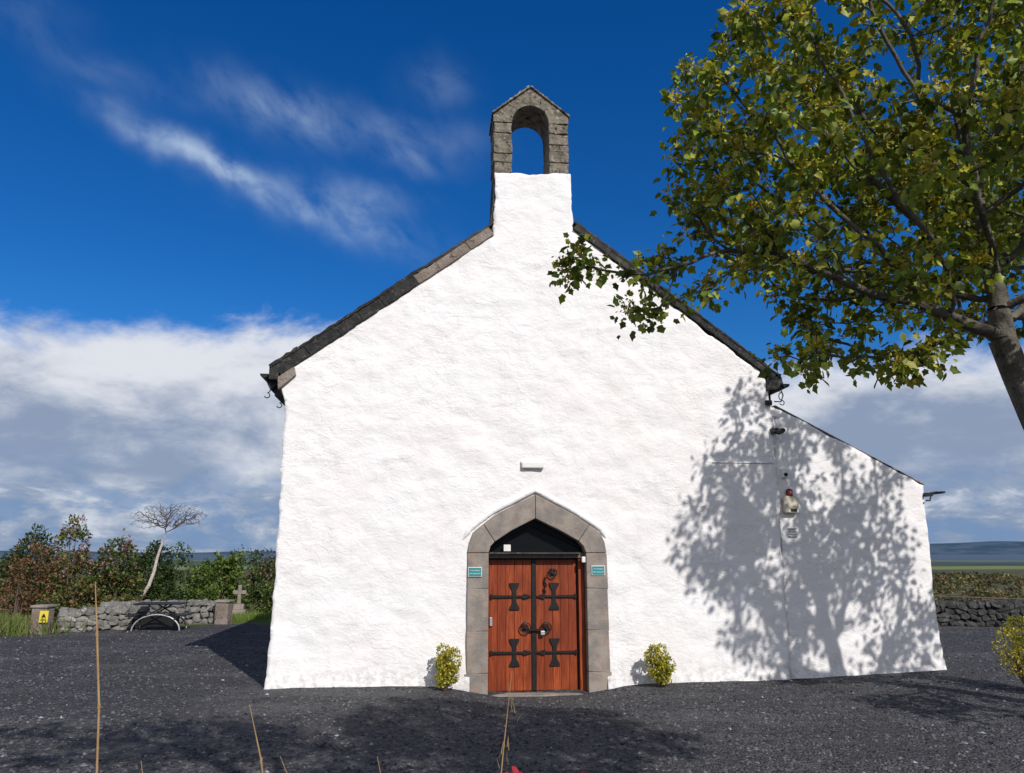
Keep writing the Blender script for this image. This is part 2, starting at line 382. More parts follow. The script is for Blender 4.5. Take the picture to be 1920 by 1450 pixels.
prism('kneeler_right',[(4.72,5.2),(4.74,5.45),(5.02,5.48),(5.06,5.25)],-.05,.3,M_tar,CH,.01)
def gutter(nm,u,z,y1,r=.07):
    pts=[(u+r*math.cos(a),z+r*math.sin(a)) for a in [math.pi+math.pi*i/8 for i in range(9)]]
    prism(nm,pts,-.12,y1,M_black,CH)
gutter('gutter_left',-4.28,5.28,L); gutter('gutter_right',5.06,5.32,L); gutter('annex_gutter',7.90,3.38,L*.6,.04)
box('fascia_left',-4.17,-3.94,.30,L,4.98,5.2,M_black,CH); box('fascia_right',4.84,4.96,.33,L,5.06,5.3,M_black,CH)
def hook(nm,u,y,z,s=1,d=-1):
    pts=[(u,y,z)]
    for i in range(9): a=math.pi*.5+d*-1*(-math.pi*1.0*i/8); pts.append((u+d*.05*s+.05*s*math.cos(a)*1,y,z-.10*s+.07*s*math.sin(a)))
    for i in range(9): a=math.pi*.5-math.pi*1.4*i/8; pts.append((u+d*.05*s+.045*s*math.cos(a),y,z-.215*s+.045*s*math.sin(a)))
    tube(nm,pts,.009,M_black,CH)
for i in range(5): hook('gutter_hook_left_%d'%i,-4.18+.03*i,.0+.9*i,5.14-.0*i,1.0,-1)
hook('gutter_hook_right',4.95,-.02,5.2,1.,1)
tube('gutter_bracket_right',[(4.85,-.03,5.0),(4.98,-.03,5.0),(5.03,-.03,5.12),(4.98,-.03,5.26)],.012,M_black,CH)
tube('annex_gutter_bracket',[(7.62,.0,3.22),(7.70,.0,3.22),(7.74,.0,3.36),(7.86,.0,3.38)],.015,M_black,CH)
box('annex_gutter_end',7.62,7.76,-.02,.2,3.30,3.36,M_black,CH)
# bellcote
BD=.78
box('bellcote_base_core',-.30,1.10,.3,BD,7.9,9.30,M_white,CH)
prism('bellcote_side_left',[(-.36,7.9),(-.42,8.3),(-.365,8.7),(-.345,9.32),(-.25,9.32),(-.25,7.9)],.035,BD+.02,M_moss,CH,.01)
def rough_block(name,poly,y0,y1,mat,jit=.014):
    pp=resample(poly,.06,.03)
    pp=[(p[0]+random.uniform(-.004,.004),p[1]+random.uniform(-.003,.003)) for p in pp]
    o=prism(name,pp,y0+random.uniform(-jit,jit),y1,mat,CH,.014); return o
zl=[9.33,9.56,9.75,9.99,10.18,10.40]; zr=[9.36,9.60,9.83,9.98,10.21,10.42]
for i in range(5):
    ou=-.355 if i%2 else -.345
    rough_block('bell_pier_left_%d'%i,[(ou,zl[i]+.004),(0.0,zl[i]+.004),(0.0,zl[i+1]-.004),(ou,zl[i+1]-.004)],-.01,BD,M_bell)
    rough_block('bell_pier_right_%d'%i,[(.72,zr[i]+.004),(1.10,zr[i]+.004),(1.10,zr[i+1]-.004),(.72,zr[i+1]-.004)],-.01,BD,M_bell)
arc=[(.36+.36*math.cos(a),10.42+.38*math.sin(a)) for a in [math.pi*i/12 for i in range(13)]]
cuts=[0,3,6,9,12]
B=[ [(1.10,10.44),(1.10,10.56),(.80,10.83)], [(.80,10.83),(.36,11.18)], [(.36,11.18),(-.08,10.82)], [(-.08,10.82),(-.36,10.56),(-.36,10.42)] ]
for k in range(4):
    ia=arc[cuts[k]:cuts[k+1]+1]
    poly=B[k]+ia[::-1]
    prism('bell_arch_%d'%k,poly,-.02+.008*k,BD,M_bell,CH)
verge('bell_cap_right',(1.12,10.58),(.36,11.19),.035,3,lambda t:M_bell,-.05,BD+.04)
verge('bell_cap_left',(-.38,10.57),(.36,11.18),.035,3,lambda t:M_bell,-.05,BD+.04)
# ------------------------------------------------------------------ doorway
def between(i0,o0,i1,o1,nm,extra_i=[],extra_o=[]):
    prism(nm,[o0]+extra_o+[o1,i1]+extra_i[::-1]+[i0],-.045+random.uniform(-.006,.006),.30,M_stone,CH,.014)
g=.0025
lz=[0.0,.36,1.02,1.70,2.28]
for i in range(4):
    a,b=lz[i]+(g if i else 0),lz[i+1]-g
    ex=.035 if i==0 else 0
    between((-.40,a),(-.755-ex,a-.02),(-.40,b),(-.757-ex,b),'jamb_left_%d'%i)
    between((1.27,a),(1.64+ex,a-.02),(1.27,b),(1.63+ex,b),'jamb_right_%d'%i)
between((-.40,2.285),(-.76,2.285),(-.30,2.465),(-.50,2.76),'arch_stone_left_1',[(-.37,2.39)],[(-.73,2.46),(-.67,2.62)])
between((-.295,2.470),(-.495,2.765),(.397,2.86),(.397,3.27),'arch_stone_left_2',[(-.02,2.65)],[(-.30,2.92)])
between((.403,2.86),(.403,3.27),(1.145,2.483),(1.335,2.757),'arch_stone_right_2',[(.84,2.65)],[(1.08,2.93)])
between((1.15,2.478),(1.34,2.752),(1.27,2.285),(1.63,2.285),'arch_stone_right_1',[(1.23,2.39)],[(1.53,2.62),(1.60,2.46)])
def hood():
    path=[(-.84,2.50),(-.72,2.68),(-.34,2.975),(.40,3.345),(1.10,2.98),(1.55,2.69),(1.64,2.52)]
    out=[]
    for i in range(len(path)-1):
        a=Vector(path[i]);b=Vector(path[i+1]);k=8
        for q in range(k): out.append(a+(b-a)*q/k)
    out.append(Vector(path[-1]))
    pts=[(p.x,.0,p.y+.01*mnoise.noise(Vector((p.x*6,p.y*6,0)))) for p in out]
    rad=[.35+.65*min(1,min(i,len(pts)-1-i)/5) for i in range(len(pts))]
    tube('hood_mould',pts,.05,M_white,CH,rad=rad)
hood()
box('threshold',-.42,1.30,-.10,.35,-.12,.025,M_stone,CH,.012)
def planks(nm,x0,x1,n,z0,z1):
    w=(x1-x0)/n
    for i in range(n): box('%s_%d'%(nm,i),x0+i*w+.002,x0+(i+1)*w-.002,.205+random.uniform(0,.004),.25,z0,z1,M_wood,CH,.004)
planks('door_plank_left',-.375,.355,5,.045,2.17); planks('door_plank_right',.435,1.135,5,.045,2.17)
box('door_backing',-.40,1.27,.252,.29,.03,2.2,M_black,CH)
box('door_meeting_strip',.357,.433,.185,.24,.045,2.17,M_black,CH,.004)
box('door_edge_strip',1.138,1.158,.19,.25,.045,2.17,M_black,CH)
box('door_frame_right',1.162,1.262,.12,.25,.03,2.19,M_wood,CH,.006)
box('door_frame_left',-.395,-.378,.16,.25,.03,2.19,M_wood,CH)
box('door_lintel',-.398,1.262,.09,.27,2.195,2.285,M_wood2,CH,.008)
box('lintel_lead_drip',-.43,1.18,-.015,.2,2.262,2.292,M_moss,CH,.006)
prism('fanlight_glass',[(-.39,2.29),(-.34,2.44),(-.02,2.66),(.40,2.88),(.84,2.66),(1.22,2.44),(1.26,2.29)],.24,.26,M_glass,CH)
for nm,a,b in (('fanlight_bar_left',(-.38,2.30),(.40,2.74)),('fanlight_bar_right',(1.25,2.30),(.40,2.74))):
    tube(nm,[(a[0],.2,a[1]+.06),(b[0],.2,b[1])],.02,M_black,CH)
box('fanlight_notice',-.13,-.01,.12,.16,2.31,2.42,M_wp,CH,.004)
def fin(nm,u,z,h=.22):
    pl=[(-.085,-h),(.085,-h),(.082,-h+.035),(.035,-h*.45),(.032,0),(.035,h*.45),(.082,h-.035),(.085,h),(-.085,h),(-.082,h-.035),(-.035,h*.45),(-.032,0),(-.035,-h*.45),(-.082,-h+.035)]
    pl=[(u+a,z+b) for a,b in pl]; prism(nm,pl,.180,.203,M_black,CH)
def strap(nm,x0,x1,z,tip):
    s=1 if tip>0 else -1; xe=x1 if s>0 else x0; xb=x0 if s>0 else x1
    pl=[(xb,z-.022),(xe-s*.16,z-.016),(xe-s*.13,z-.045),(xe,z-.006),(xe,z+.006),(xe-s*.13,z+.045),(xe-s*.16,z+.016),(xb,z+.022)]
    prism(nm,pl,.172,.179,M_black,CH)
for i,z in enumerate((1.56,.65)):
    fin('hinge_fin_left_%d'%i,.06,z); fin('hinge_fin_right_%d'%i,.745,z)
    strap('hinge_strap_left_%d'%i,-.34,.355,z,1); strap('hinge_strap_right_%d'%i,.437,1.13,z,-1)
    box('hinge_knuckle_l%d'%i,-.345,-.315,.165,.2,z-.035,z+.035,M_black,CH); box('hinge_knuckle_r%d'%i,1.10,1.13,.165,.2,z-.035,z+.035,M_black,CH)
def ring(nm,u,z,r=.085):
    tube(nm,[(u+r*math.cos(a),.15,z+r*math.sin(a)) for a in [2*math.pi*i/20 for i in range(20)]],.010,M_black,CH,True)
    for k in range(4):
        a=math.pi/4+k*math.pi/2
        prism(nm+'_leaf_%d'%k,[(u+.03*math.cos(a-.9),z+.03*math.sin(a-.9)),(u+.065*math.cos(a-.35),z+.065*math.sin(a-.35)),(u+.05*math.cos(a),z+.05*math.sin(a)),(u+.065*math.cos(a+.35),z+.065*math.sin(a+.35)),(u+.03*math.cos(a+.9),z+.03*math.sin(a+.9))],.175+.001*k,.2,M_black,CH)
    prism(nm+'_boss',[(u+.025*math.cos(a),z+.025*math.sin(a)) for a in [2*math.pi*i/10 for i in range(10)]],.14,.2,M_black,CH)
ring('ring_handle_left',.245,1.05); ring('ring_handle_right',.60,1.05); ring('door_knocker',.72,1.95,.07)
box('hasp',.30,.55,.14,.17,1.0,1.03,M_black,CH); box('padlock',.50,.57,.12,.16,.93,1.0,M_grey,CH,.008)
tube('latch_chain',[(.60,.17,1.88),(.58,.17,1.80),(.61,.16,1.74),(.57,.17,1.68),(.60,.17,1.62)],.016,M_black,CH)
box('letter_plate',-.36,-.315,.17,.2,1.08,1.22,M_grey,CH,.005)
box('door_sensor',1.20,1.27,-.02,.06,2.12,2.22,M_wp,CH,.015)
box('bulkhead_light_body',.165,.555,-.085,-.01,3.72,3.83,M_wp,CH,.02)
box('bulkhead_light_base',.150,.57,-.03,0.01,3.80,3.85,M_wp,CH,.006)
tube('conduit',[(3.62,-.012,3.87),(4.2,-.014,3.865),(4.78,-.012,3.88)],.010,M_white,CH)
def lathe(nm,u,z,y0,prof,mat,ax='y',n=14):
    v=[];f=[]
    for k,(d,r) in enumerate(prof):
        for i in range(n):
            a=2*math.pi*i/n; v.append((u+r*math.cos(a),y0-d,z+r*math.sin(a)) if ax=='y' else (u+r*math.cos(a),y0+r*math.sin(a),z+d))
    for k in range(len(prof)-1):
        for i in range(n): f.append((k*n+i,k*n+(i+1)%n,(k+1)*n+(i+1)%n,(k+1)*n+i))
    f.append(tuple(range(n))); f.append(tuple(range(len(prof)*n-1,(len(prof)-1)*n-1,-1)))
    return mobj(nm,v,f,mat,CH,True)
prism('alarm_box',[(4.88,2.98),(5.14,2.98),(5.15,3.22),(5.11,3.28),(4.91,3.28),(4.87,3.22)],-.06,.06,M_cream,CH,.015)
lathe('alarm_lamp',5.01,3.28,-.01,[(0,.065),(.08,.065),(.115,.05),(.13,.02)],M_red,'z')
box('alarm_panel',4.99,5.10,-.067,-.058,3.0,3.05,M_black,CH)
box('sensor_body',4.90,5.0,-.05,.06,3.60,3.78,M_wp,CH,.02); lathe('sensor_eye',4.95,3.66,-.045,[(0,.035),(.03,.032),(.04,.015)],M_black)
for i in range(4): box('vent_louvre_%d'%i,4.96,5.12,.02,.055,2.56+.045*i,2.58+.045*i,M_grey,CH)
box('floodlight_arm',4.80,4.92,-.02,.05,4.72,4.86,M_wp,CH,.01)
lathe('floodlight_head',4.90,4.60,-.16,[(-.10,.03),(-.07,.07),(0,.075),(.05,.06),(.08,.03)],M_wp,'z')
box('camera_mount',4.74,4.86,-.1,0.0,4.40,4.50,M_black,CH,.01)
lathe('camera_head',4.84,4.42,-.12,[(0,.05),(.12,.055),(.2,.04)],M_black)
box('junction_box_upper',4.68,4.80,-.06,0,4.93,5.02,M_black,CH,.01)
def plaque(name,u,z):
    e=empty(name,W(u,-.062,z),PH)
    box('board',-.115,.115,-.004,.012,-.08,.08,M_wp,e,.003)
    box('panel',-.105,.105,-.008,-.003,-.07,.07,M_teal,e)
    for k,s in enumerate(("THE BURREN","ART GALLERY")):
        cu=bpy.data.curves.new('lettering_%d'%k,'FONT'); cu.body=s; cu.size=.030; cu.align_x='CENTER'; cu.align_y='CENTER'; cu.extrude=.001
        cu.materials.append(M_wp); o=link(bpy.data.objects.new('lettering_%d'%k,cu),e); o.rotation_euler=(R(90),0,0); o.location=(0,-.0105,.024-.05*k)
plaque('gallery_sign',-.63,1.97); plaque('gallery_sign.001',1.47,1.99)
# ------------------------------------------------------------------ trees
def colonize(trunk,A,step,kill,iters=140,wob=.18,tropism=(0,0,.05),maxn=8000):
    N=[np.array(p,float) for p in trunk]; par=[-1]+list(range(len(trunk)-1)); dirs=[np.array([0,0,1.])]*len(N)
    A=A.copy(); NA=np.array(N); d=np.linalg.norm(A[:,None]-NA[None],axis=2); idx=d.argmin(1); dd=d.min(1)
    for it in range(iters):
        if len(A)==0 or len(N)>maxn: break
        v=norm(A-np.array(N)[idx]); acc={}
        for i in range(len(A)):
            j=int(idx[i]); acc[j]=acc.get(j,0)+v[i]
        new=[]
        for j,s in acc.items():
            dr=s/(np.linalg.norm(s)+1e-9)+.35*dirs[j]+rng.normal(size=3)*wob+np.array(tropism); dr/=np.linalg.norm(dr)
            new.append(N[j]+dr*step); par.append(j); dirs.append(dr)
        s0=len(N); N+=new; Q=np.array(new)
        d=np.linalg.norm(A[:,None]-Q[None],axis=2); m=d.min(1); b=m<dd; idx[b]=d.argmin(1)[b]+s0; dd[b]=m[b]
        k=dd>kill; A=A[k];dd=dd[k];idx=idx[k]
    return np.array(N),np.array(par),np.array(dirs)
def radii(N,par,tip,expn,base=None):
    n=len(N); r=np.zeros(n); ch=np.zeros(n,int)
    for i in range(n):
        if par[i]>=0: ch[par[i]]+=1
    acc=np.zeros(n)
    for i in range(n-1,-1,-1):
        r[i]=tip if acc[i]==0 else acc[i]**(1/expn)
        if par[i]>=0: acc[par[i]]+=r[i]**expn
    if base: r=np.maximum(tip,r*(base/r[0]))
    return r,ch
def branchmesh(name,N,par,r,mat,parent,sides=6):
    v=[];f=[];n=len(N); ring={}
    def axisat(i):
        return norm((N[i]-N[par[i]])[None])[0] if par[i]>=0 else np.array([0,0,1.])
    def fr(a):
        ref=np.array([0,1.,.2]) if abs(a[1])<.8 else np.array([1.,0,0]); x=norm(np.cross(ref,a)[None])[0]; return x,np.cross(a,x)
    for i in range(n):
        x,y=fr(axisat(i)); ring[i]=len(v)
        for k in range(sides):
            t=2*math.pi*k/sides; v.append(N[i]+r[i]*(math.cos(t)*x+math.sin(t)*y))
    for i in range(n):
        p=par[i]
        if p<0: continue
        x,y=fr(axisat(i)); s=len(v); rr=r[p] if r[i]>.7*r[p] else r[i]*1.25
        for k in range(sides):
            t=2*math.pi*k/sides; v.append(N[p]+rr*(math.cos(t)*x+math.sin(t)*y))
        e=ring[i]
        for k in range(sides): f.append((s+k,s+(k+1)%sides,e+(k+1)%sides,e+k))
    return mobj(name,v,f,mat,parent,True)
def ell(c,r,n,ns=1.,th=-1):
    p=rng.normal(size=(n*3,3)); p=norm(p)*(rng.random((n*3,1))**(1/2.3)); P=p*np.array(r)+np.array(c)
    if th>-1: P=P[nz(P,ns)>th]
    return P[:n]
COLA=[(.34,.36,.045),(.25,.31,.04),(.16,.23,.032),(.42,.40,.06),(.20,.26,.035),(.10,.15,.028)]
def tree(name,trunk,A,step,kill,tip,expn,base,nleaf,lsize,spread,cols,flower=0,tm=T_LOBE,leafr=.013,mask=None):
    e=empty(name,(0,0,0))
    N,par,dirs=colonize(trunk,A,step,kill)
    r,ch=radii(N,par,tip,expn,base)
    branchmesh('trunk_and_limbs',N,par,r,M_bark,e,7)
    T=np.nonzero((r<leafr)&(np.arange(len(N))>len(trunk)))[0]
    w=np.where(ch[T]==0,4.,1.); sel=rng.choice(T,nleaf,p=w/w.sum())
    P=N[sel]+rng.normal(size=(nleaf,3))*spread
    if mask is not None: k=mask(P); P=P[k]; sel=sel[k]
    n=len(P)
    D=norm(P-N[sel])+rng.normal(size=(n,3))*.5+np.array([0,0,-.45])
    C=pal(n,cols,.2)
    # tone varies in smooth noise patches through the crown
    tone=np.clip(1+.55*nz(P,2.2),.55,1.5)[:,None]; C=np.clip(C*tone*np.array([1,1,1.]),.004,.9)
    leafmesh('leaves',P,D,lsize*(.55+.8*rng.random(n)),C,tm,parent=e,up=.5)
    if flower:
        tips=T[ch[T]==0]; q=N[tips[rng.integers(0,len(tips),flower)]]; FP=np.repeat(q,14,axis=0)+rng.normal(size=(flower*14,3))*.026; FP[:,2]+=.03
        leafmesh('flower_clusters',FP,norm(rng.normal(size=FP.shape)+np.array([0,0,.6])),np.full(len(FP),.024),pal(len(FP),[(.50,.42,.05),(.58,.46,.07),(.40,.36,.05)],.2),parent=e)
    return e,N
At=[ell((3.05,4.5,5.05),(2.05,1.25,1.5),1650,1.9,.0), ell((1.45,4.5,4.9),(.45,.5,.5),70), ell((2.2,4.5,3.9),(.85,.6,.5),220,2.0,-.05), ell((1.5,4.5,4.4),(.45,.5,.45),70), ell((1.85,4.45,3.46),(.35,.25,.13),44), ell((2.35,4.45,3.44),(.3,.25,.13),36)]
for c,r_,n in (((1.35,4.5,4.02),.17,18),((1.05,4.55,4.02),.15,18),((.75,4.55,4.08),.14,22),((.42,4.6,4.12),.17,36),((.86,4.5,3.80),.18,30),((1.1,4.4,3.85),.1,8)): At.append(ell(c,(r_*1.2,r_,r_*.7),n))
A=np.concatenate(At)
A=A[~((A[:,2]>5.55)&(A[:,0]<1.15+(A[:,2]-5.55)*1.15))]
trunkA=[(3.66,4.55,.05),(3.62,4.55,.8),(3.55,4.53,1.6),(3.43,4.5,2.3),(3.31,4.5,2.75),(3.21,4.5,3.05),(3.13,4.5,3.35),(3.07,4.5,3.6)]
tA,NA_=tree('sycamore_tree',trunkA,A,.095,.13,.0025,2.15,.080,22000,.055,.048,COLA,1700,leafr=.010)
Bt=[ell((7.75,9.,7.1),(2.3,1.6,2.3),700,.9,-.05),ell((8.4,9.,5.0),(1.9,1.2,1.3),190,1.,-.02),ell((8.1,7.6,3.4),(1.3,.9,.4),110,1.5,-.05)]
B_=np.concatenate(Bt); B_=B_[~((B_[:,0]<7.0)&(B_[:,2]<5.3))]
trunkB=[(8.6,9.,.1),(8.55,9.,1.2),(8.5,9.,2.4),(8.4,9.,3.3),(8.3,9.,4.0)]
def mB(P): return ~((P[:,0]/(P[:,1]*.976+(P[:,2]-2.3)*.216)<.70)&(P[:,2]<5.15))
tree('sycamore_tree.001',trunkB,B_,.22,.34,.006,2.25,.15,8800,.12,.12,COLA,0,tm=T_BROAD,leafr=.03,mask=mB)
C_=np.concatenate([ell((.3,1.5,7.1),(2.4,1.0,.8),230,.9,-.05),ell((3.6,.2,6.6),(1.6,1.2,1.),120,.9,-.1)])
tree('shadow_caster_tree',[(3.4,-1.5,.6),(3.2,-1.3,2.),(2.9,-1.,3.5),(2.5,-.6,4.8)],C_,.22,.34,.006,2.25,.15,3600,.12,.14,COLA,0,tm=T_BROAD,leafr=.03)  # unseen tree added behind the camera to shade the lower-left gravel
# ------------------------------------------------------------------ plants
GOLD=[(.50,.42,.05),(.34,.33,.04),(.58,.48,.08),(.16,.20,.03)]
def doorbush(name,x,y,h):
    g=G(x,y); q=[]
    for i in range(12):
        a=random.random()*6.28; rr=h*.24*random.random()**.5; zz=h*random.uniform(.28,.85); s=h*random.uniform(.14,.22)
        q.append(((x+rr*math.cos(a),y+rr*math.sin(a),g+zz),(s,s,s*1.25)))
    bush(name,q,3600,.034,GOLD,base=(x,y,g-.03),ns=9,th=-.2)
doorbush('golden_shrub',-1.08,12.62,.66); doorbush('golden_shrub.001',2.42,12.92,.66)
doorbush('golden_shrub.002',7.72,11.8,1.05)
DG=[(.06,.09,.028),(.08,.115,.03),(.04,.065,.022)]; MG=[(.12,.18,.035),(.17,.22,.045),(.085,.13,.03)]; BR=[(.19,.09,.05),(.13,.11,.045),(.24,.13,.07)]
LIL=[(.42,.25,.33),(.5,.35,.42)]
bush('reddish_shrub',[((-15.6,25,1.3),(.7,.8,1.3)),((-14.9,25.2,.9),(.6,.7,.9))],3000,.09,BR,ns=2.5)
bush('dark_conifer',[((-16.6,26.5,1.5),(.9,.9,1.5))],4000,.09,DG)
bush('lilac_bush',[((-13.8,24.2,1.4),(.6,.8,.9)),((-14.0,24.3,2.5),(.45,.6,.85)),((-13.4,24.0,.8),(.6,.7,.7))],2500,.10,MG+BR,(LIL,24,.12),ns=3,th=-.02)
bush('lilac_bush.001',[((-12.9,25,1.7),(.6,.7,1.2)),((-12.6,25,1.1),(.6,.7,.8))],2900,.10,DG+MG+BR,(LIL,14,.11),ns=3,th=-.02)
bush('yew_shrub',[((-12.4,26.6,1.4),(.7,.8,1.2)),((-11.9,26.6,1.),(.5,.6,.9))],5000,.08,DG)
bush('laurel_shrub',[((-10.3,27,1.2),(.5,.6,1.0)),((-9.9,27.2,1.8),(.3,.4,.45))],1500,.13,MG,ns=3)
bush('laurel_shrub.001',[((-9.75,24.9,.65),(.3,.32,.65))],2200,.06,MG)
bush('garden_shrub',[((-12.0,24.0,.5),(.9,.4,.45)),((-11.2,24.2,.45),(.6,.4,.4)),((-13.4,23.2,.6),(.8,.4,.45))],3600,.08,MG+DG+BR)
bush('garden_shrub.001',[((-9.6,27.9,.6),(.9,.5,.6)),((-8.4,28.2,.7),(.8,.5,.7))],3600,.09,MG+DG)
bush('bare_shrub',[((-15.1,23.6,.9),(.5,.4,.8))],500,.06,BR)
def hedge():
    Ps=[];Cs=[]
    for i in range(34):
        x=-36+i*.95; h=1.45+.7*mnoise.noise(Vector((x*.6,0,0)))
        P,D=blob((x,32+random.uniform(-.6,.6),.85),(1.0,.9,h),1350,.5,ns=1.2); Ps.append(P)
        k=random.random(); Cs.append(pal(len(P),DG+(MG if k>.4 else [])+([(.18,.13,.06),(.14,.10,.05)] if k<.65 else []),.25))
    P=np.concatenate(Ps); leafmesh('hedge',P,norm(rng.normal(size=P.shape)),.12*(.7+.6*rng.random(len(P))),np.concatenate(Cs))
hedge()
def scrub():
    Ps=[];Cs=[]; base=[(.13,.13,.045),(.19,.15,.065),(.08,.09,.03),(.24,.19,.09),(.12,.085,.05),(.055,.07,.028)]
    for i in range(800):
        y=48+620*random.random()**1.2; a=R(random.uniform(22,44)); x=y*math.tan(a); s=.6+1.1*random.random()**2+y*.004
        P,D=blob((x,y,G(x,y)+s*.15),(s*1.9,s*1.2,s*.7),60,.6); Ps.append(np.c_[P,np.full(len(P),.18+y*.0032)])
        Cs.append(pal(len(P),[random.choice(base)],.22))
    Q=np.concatenate(Ps); leafmesh('scrub',Q[:,:3],norm(rng.normal(size=(len(Q),3))),Q[:,3],np.concatenate(Cs))
scrub()
def grass_clump(name,cx,cy,rx,ry,n,h,cols):
    x=cx+rng.normal(size=n)*rx*.5;y=cy+rng.normal(size=n)*ry*.5; P=np.array([(a,b,G(a,b)-.02) for a,b in zip(x,y)])
    D=np.array([0,0,1.])+rng.normal(size=(n,3))*.28; leafmesh(name,P,D,h*(.5+.7*rng.random(n)),pal(n,cols),T_BLADE,up=.0)
grass_clump('grass_clump',-14.4,20.9,1.8,.8,4500,.5,[(.11,.17,.035),(.17,.21,.05),(.2,.19,.08)])
grass_clump('grass_border',-9.2,25.6,3.0,1.2,4500,.22,[(.14,.22,.04),(.2,.26,.05)])
# birch (bare)
e=empty('birch_tree',(0,0,0)); bx=.45
Ab=np.concatenate([ell((-12.0+bx,25.5,3.5),(1.3,.9,.45),900), ell((-12.0+bx,25.5,3.25),(1.35,.9,.22),160)])
spb=[(-12.95+bx,25.5,.3),(-12.72+bx,25.5,.75),(-12.45+bx,25.5,1.2),(-12.32+bx,25.5,1.65),(-12.26+bx,25.5,2.1),(-12.16+bx,25.5,2.5),(-12.05+bx,25.5,2.85)]
Nb,pb,db=colonize(spb,Ab,.09,.10,wob=.4)
rb,_=radii(Nb,pb,.0035,2.0,.07)
sp=7; branchmesh('trunk',Nb[:sp],pb[:sp],np.array([.075,.07,.062,.055,.048,.038,.026]),M_birch,e,8)
branchmesh('twigs',Nb,np.where(np.arange(len(pb))<sp,-1,pb),np.where(np.arange(len(pb))<sp,.001,np.minimum(rb,.016)),M_twig,e,4)
# ------------------------------------------------------------------ field stone walls
def stone_wall(name,p0,p1,h,th,sz,mat):
    e=empty(name,(0,0,0)); p0=Vector(p0);p1=Vector(p1); d=p1-p0; Lw=d.length; d.normalize(); nn=Vector((-d.y,d.x))
    v=[];f=[]
    ico=bmesh.new(); bmesh.ops.create_icosphere(ico,subdivisions=2,radius=1); iv=[w.co.copy() for w in ico.verts]; iff=[[w.index for w in q.verts] for q in ico.faces]; ico.free()
    def stone(c,sx,sy,sz_):
        s=len(v); off=Vector((random.random()*50,0,0)); a=random.uniform(-.35,.35)
        for w in iv:
            q=Vector([math.copysign(abs(t)**.6,t) for t in w]); q*=1+.4*mnoise.noise(w*1.3+off)
            X=q.x*sx;Z=q.z*sz_; X,Z=X*math.cos(a)-Z*math.sin(a),X*math.sin(a)+Z*math.cos(a)
            v.append(c+Vector((d.x,d.y,0))*X+Vector((nn.x,nn.y,0))*q.y*sy+Vector((0,0,Z)))
        for q in iff: f.append([s+i for i in q])
    z=0
    while z<h:
        hh=sz*random.uniform(.7,1.25); t=0
        while t<Lw:
            w=sz*random.uniform(.7,2.1)
            for side in (-1,1):
                p=p0+d*(t+w/2)+nn*side*th*.32; g=G(p.x,p.y)
                stone(Vector((p.x,p.y,g+z+hh*.45+random.uniform(-.04,.04))),w*.56,th*.3*random.uniform(.85,1.15),hh*.58)
            t+=w
        z+=hh
    mobj('stones',v,f,mat,e)
    c=[p0+nn*th*.3,p1+nn*th*.3,p1-nn*th*.3,p0-nn*th*.3]; vv=[(q.x,q.y,G(q.x,q.y)-.1) for q in c]+[(q.x,q.y,G(q.x,q.y)+h-.08) for q in c]
    mobj('core',vv,[(0,1,2,3),(4,5,6,7),(0,1,5,4),(1,2,6,5),(2,3,7,6),(3,0,4,7)],M_moss,e)
    return e
stone_wall('stone_wall',(-12.35,21.2),(-10.5,22.2),.60,.4,.15,M_wall)
stone_wall('stone_wall.001',(-9.9,23.6),(-8.9,24.0),.6,.4,.15,M_wall)
stone_wall('stone_wall.002',(-12.4,23.5),(-9.9,23.8),.5,.4,.15,M_wall)
stone_wall('boundary_wall',(11.0,22.2),(19.5,20.8),.62,.5,.16,M_dstone)
def pillar(name,x,y,h,w):
    e=empty(name,(x,y,G(x,y)),0); box('shaft',-w/2,w/2,-w/2,w/2,-.1,h,M_cope,e,.03); box('cap',-w/2-.03,w/2+.03,-w/2-.03,w/2+.03,h+.002,h+.07,M_stone,e,.02); return e
pillar('wall_pillar',-12.6,20.9,.66,.4); pillar('wall_pillar.001',-8.75,23.6,.62,.4)
e=empty('warning_sign',(-12.42,20.66,.62),R(5)); box('board',-.11,.11,-.01,.01,-.15,.15,M_yel,e,.004)
prism('warning_triangle',[(-.06,-.02),(.06,-.02),(0,.09)],-.014,-.011,M_black,e); box('text_line_1',-.07,.07,-.014,-.011,-.07,-.055,M_black,e); box('text_line_2',-.07,.07,-.014,-.011,-.105,-.09,M_black,e)
# picnic table
e=empty('picnic_table',(-9.75,21.6,G(-9.75,21.6)),R(8))
prism('top',[(-.62,.70),(.62,.70),(.64,.735),(-.64,.735)],-.4,.4,M_black,e,.01)
for k,y in enumerate((-.34,.34)):
    tube('leg_arch_%d'%k,[(.62*math.cos(a),y,.02+.42*math.sin(a)) for a in [math.pi*i/16 for i in range(17)]],.022,M_grey,e)
    tube('brace_a_%d'%k,[(-.45,y,.30),(.25,y,.70)],.02,M_black,e); tube('brace_b_%d'%k,[(.45,y,.30),(-.25,y,.70)],.02,M_black,e)
prism('seat_left',[(-.78,.40),(-.5,.40),(-.5,.44),(-.78,.44)],-.5,.5,M_black,e,.01); prism('seat_right',[(.5,.40),(.78,.40),(.78,.44),(.5,.44)],-.5,.5,M_black,e,.01)
box('dark_panel',-.5,.5,-.03,.03,.1,.42,M_black,e)  # upright black panel in the space below the table top
x,y=-9.15,26.0; e=empty('gravestone',(x,y,G(x,y)),R(10)); e.scale=(.85,.85,.85)
box('plinth',-.28,.28,-.18,.18,-.05,.28,M_stone,e,.02); box('base',-.2,.2,-.13,.13,.282,.5,M_stone,e,.02)
prism('cross',[(-.07,.502),(.07,.502),(.06,.88),(.25,.87),(.25,1.02),(.06,1.01),(.07,1.22),(-.07,1.22),(-.06,1.01),(-.25,1.02),(-.25,.87),(-.06,.88)],-.06,.06,M_stone,e,.015)
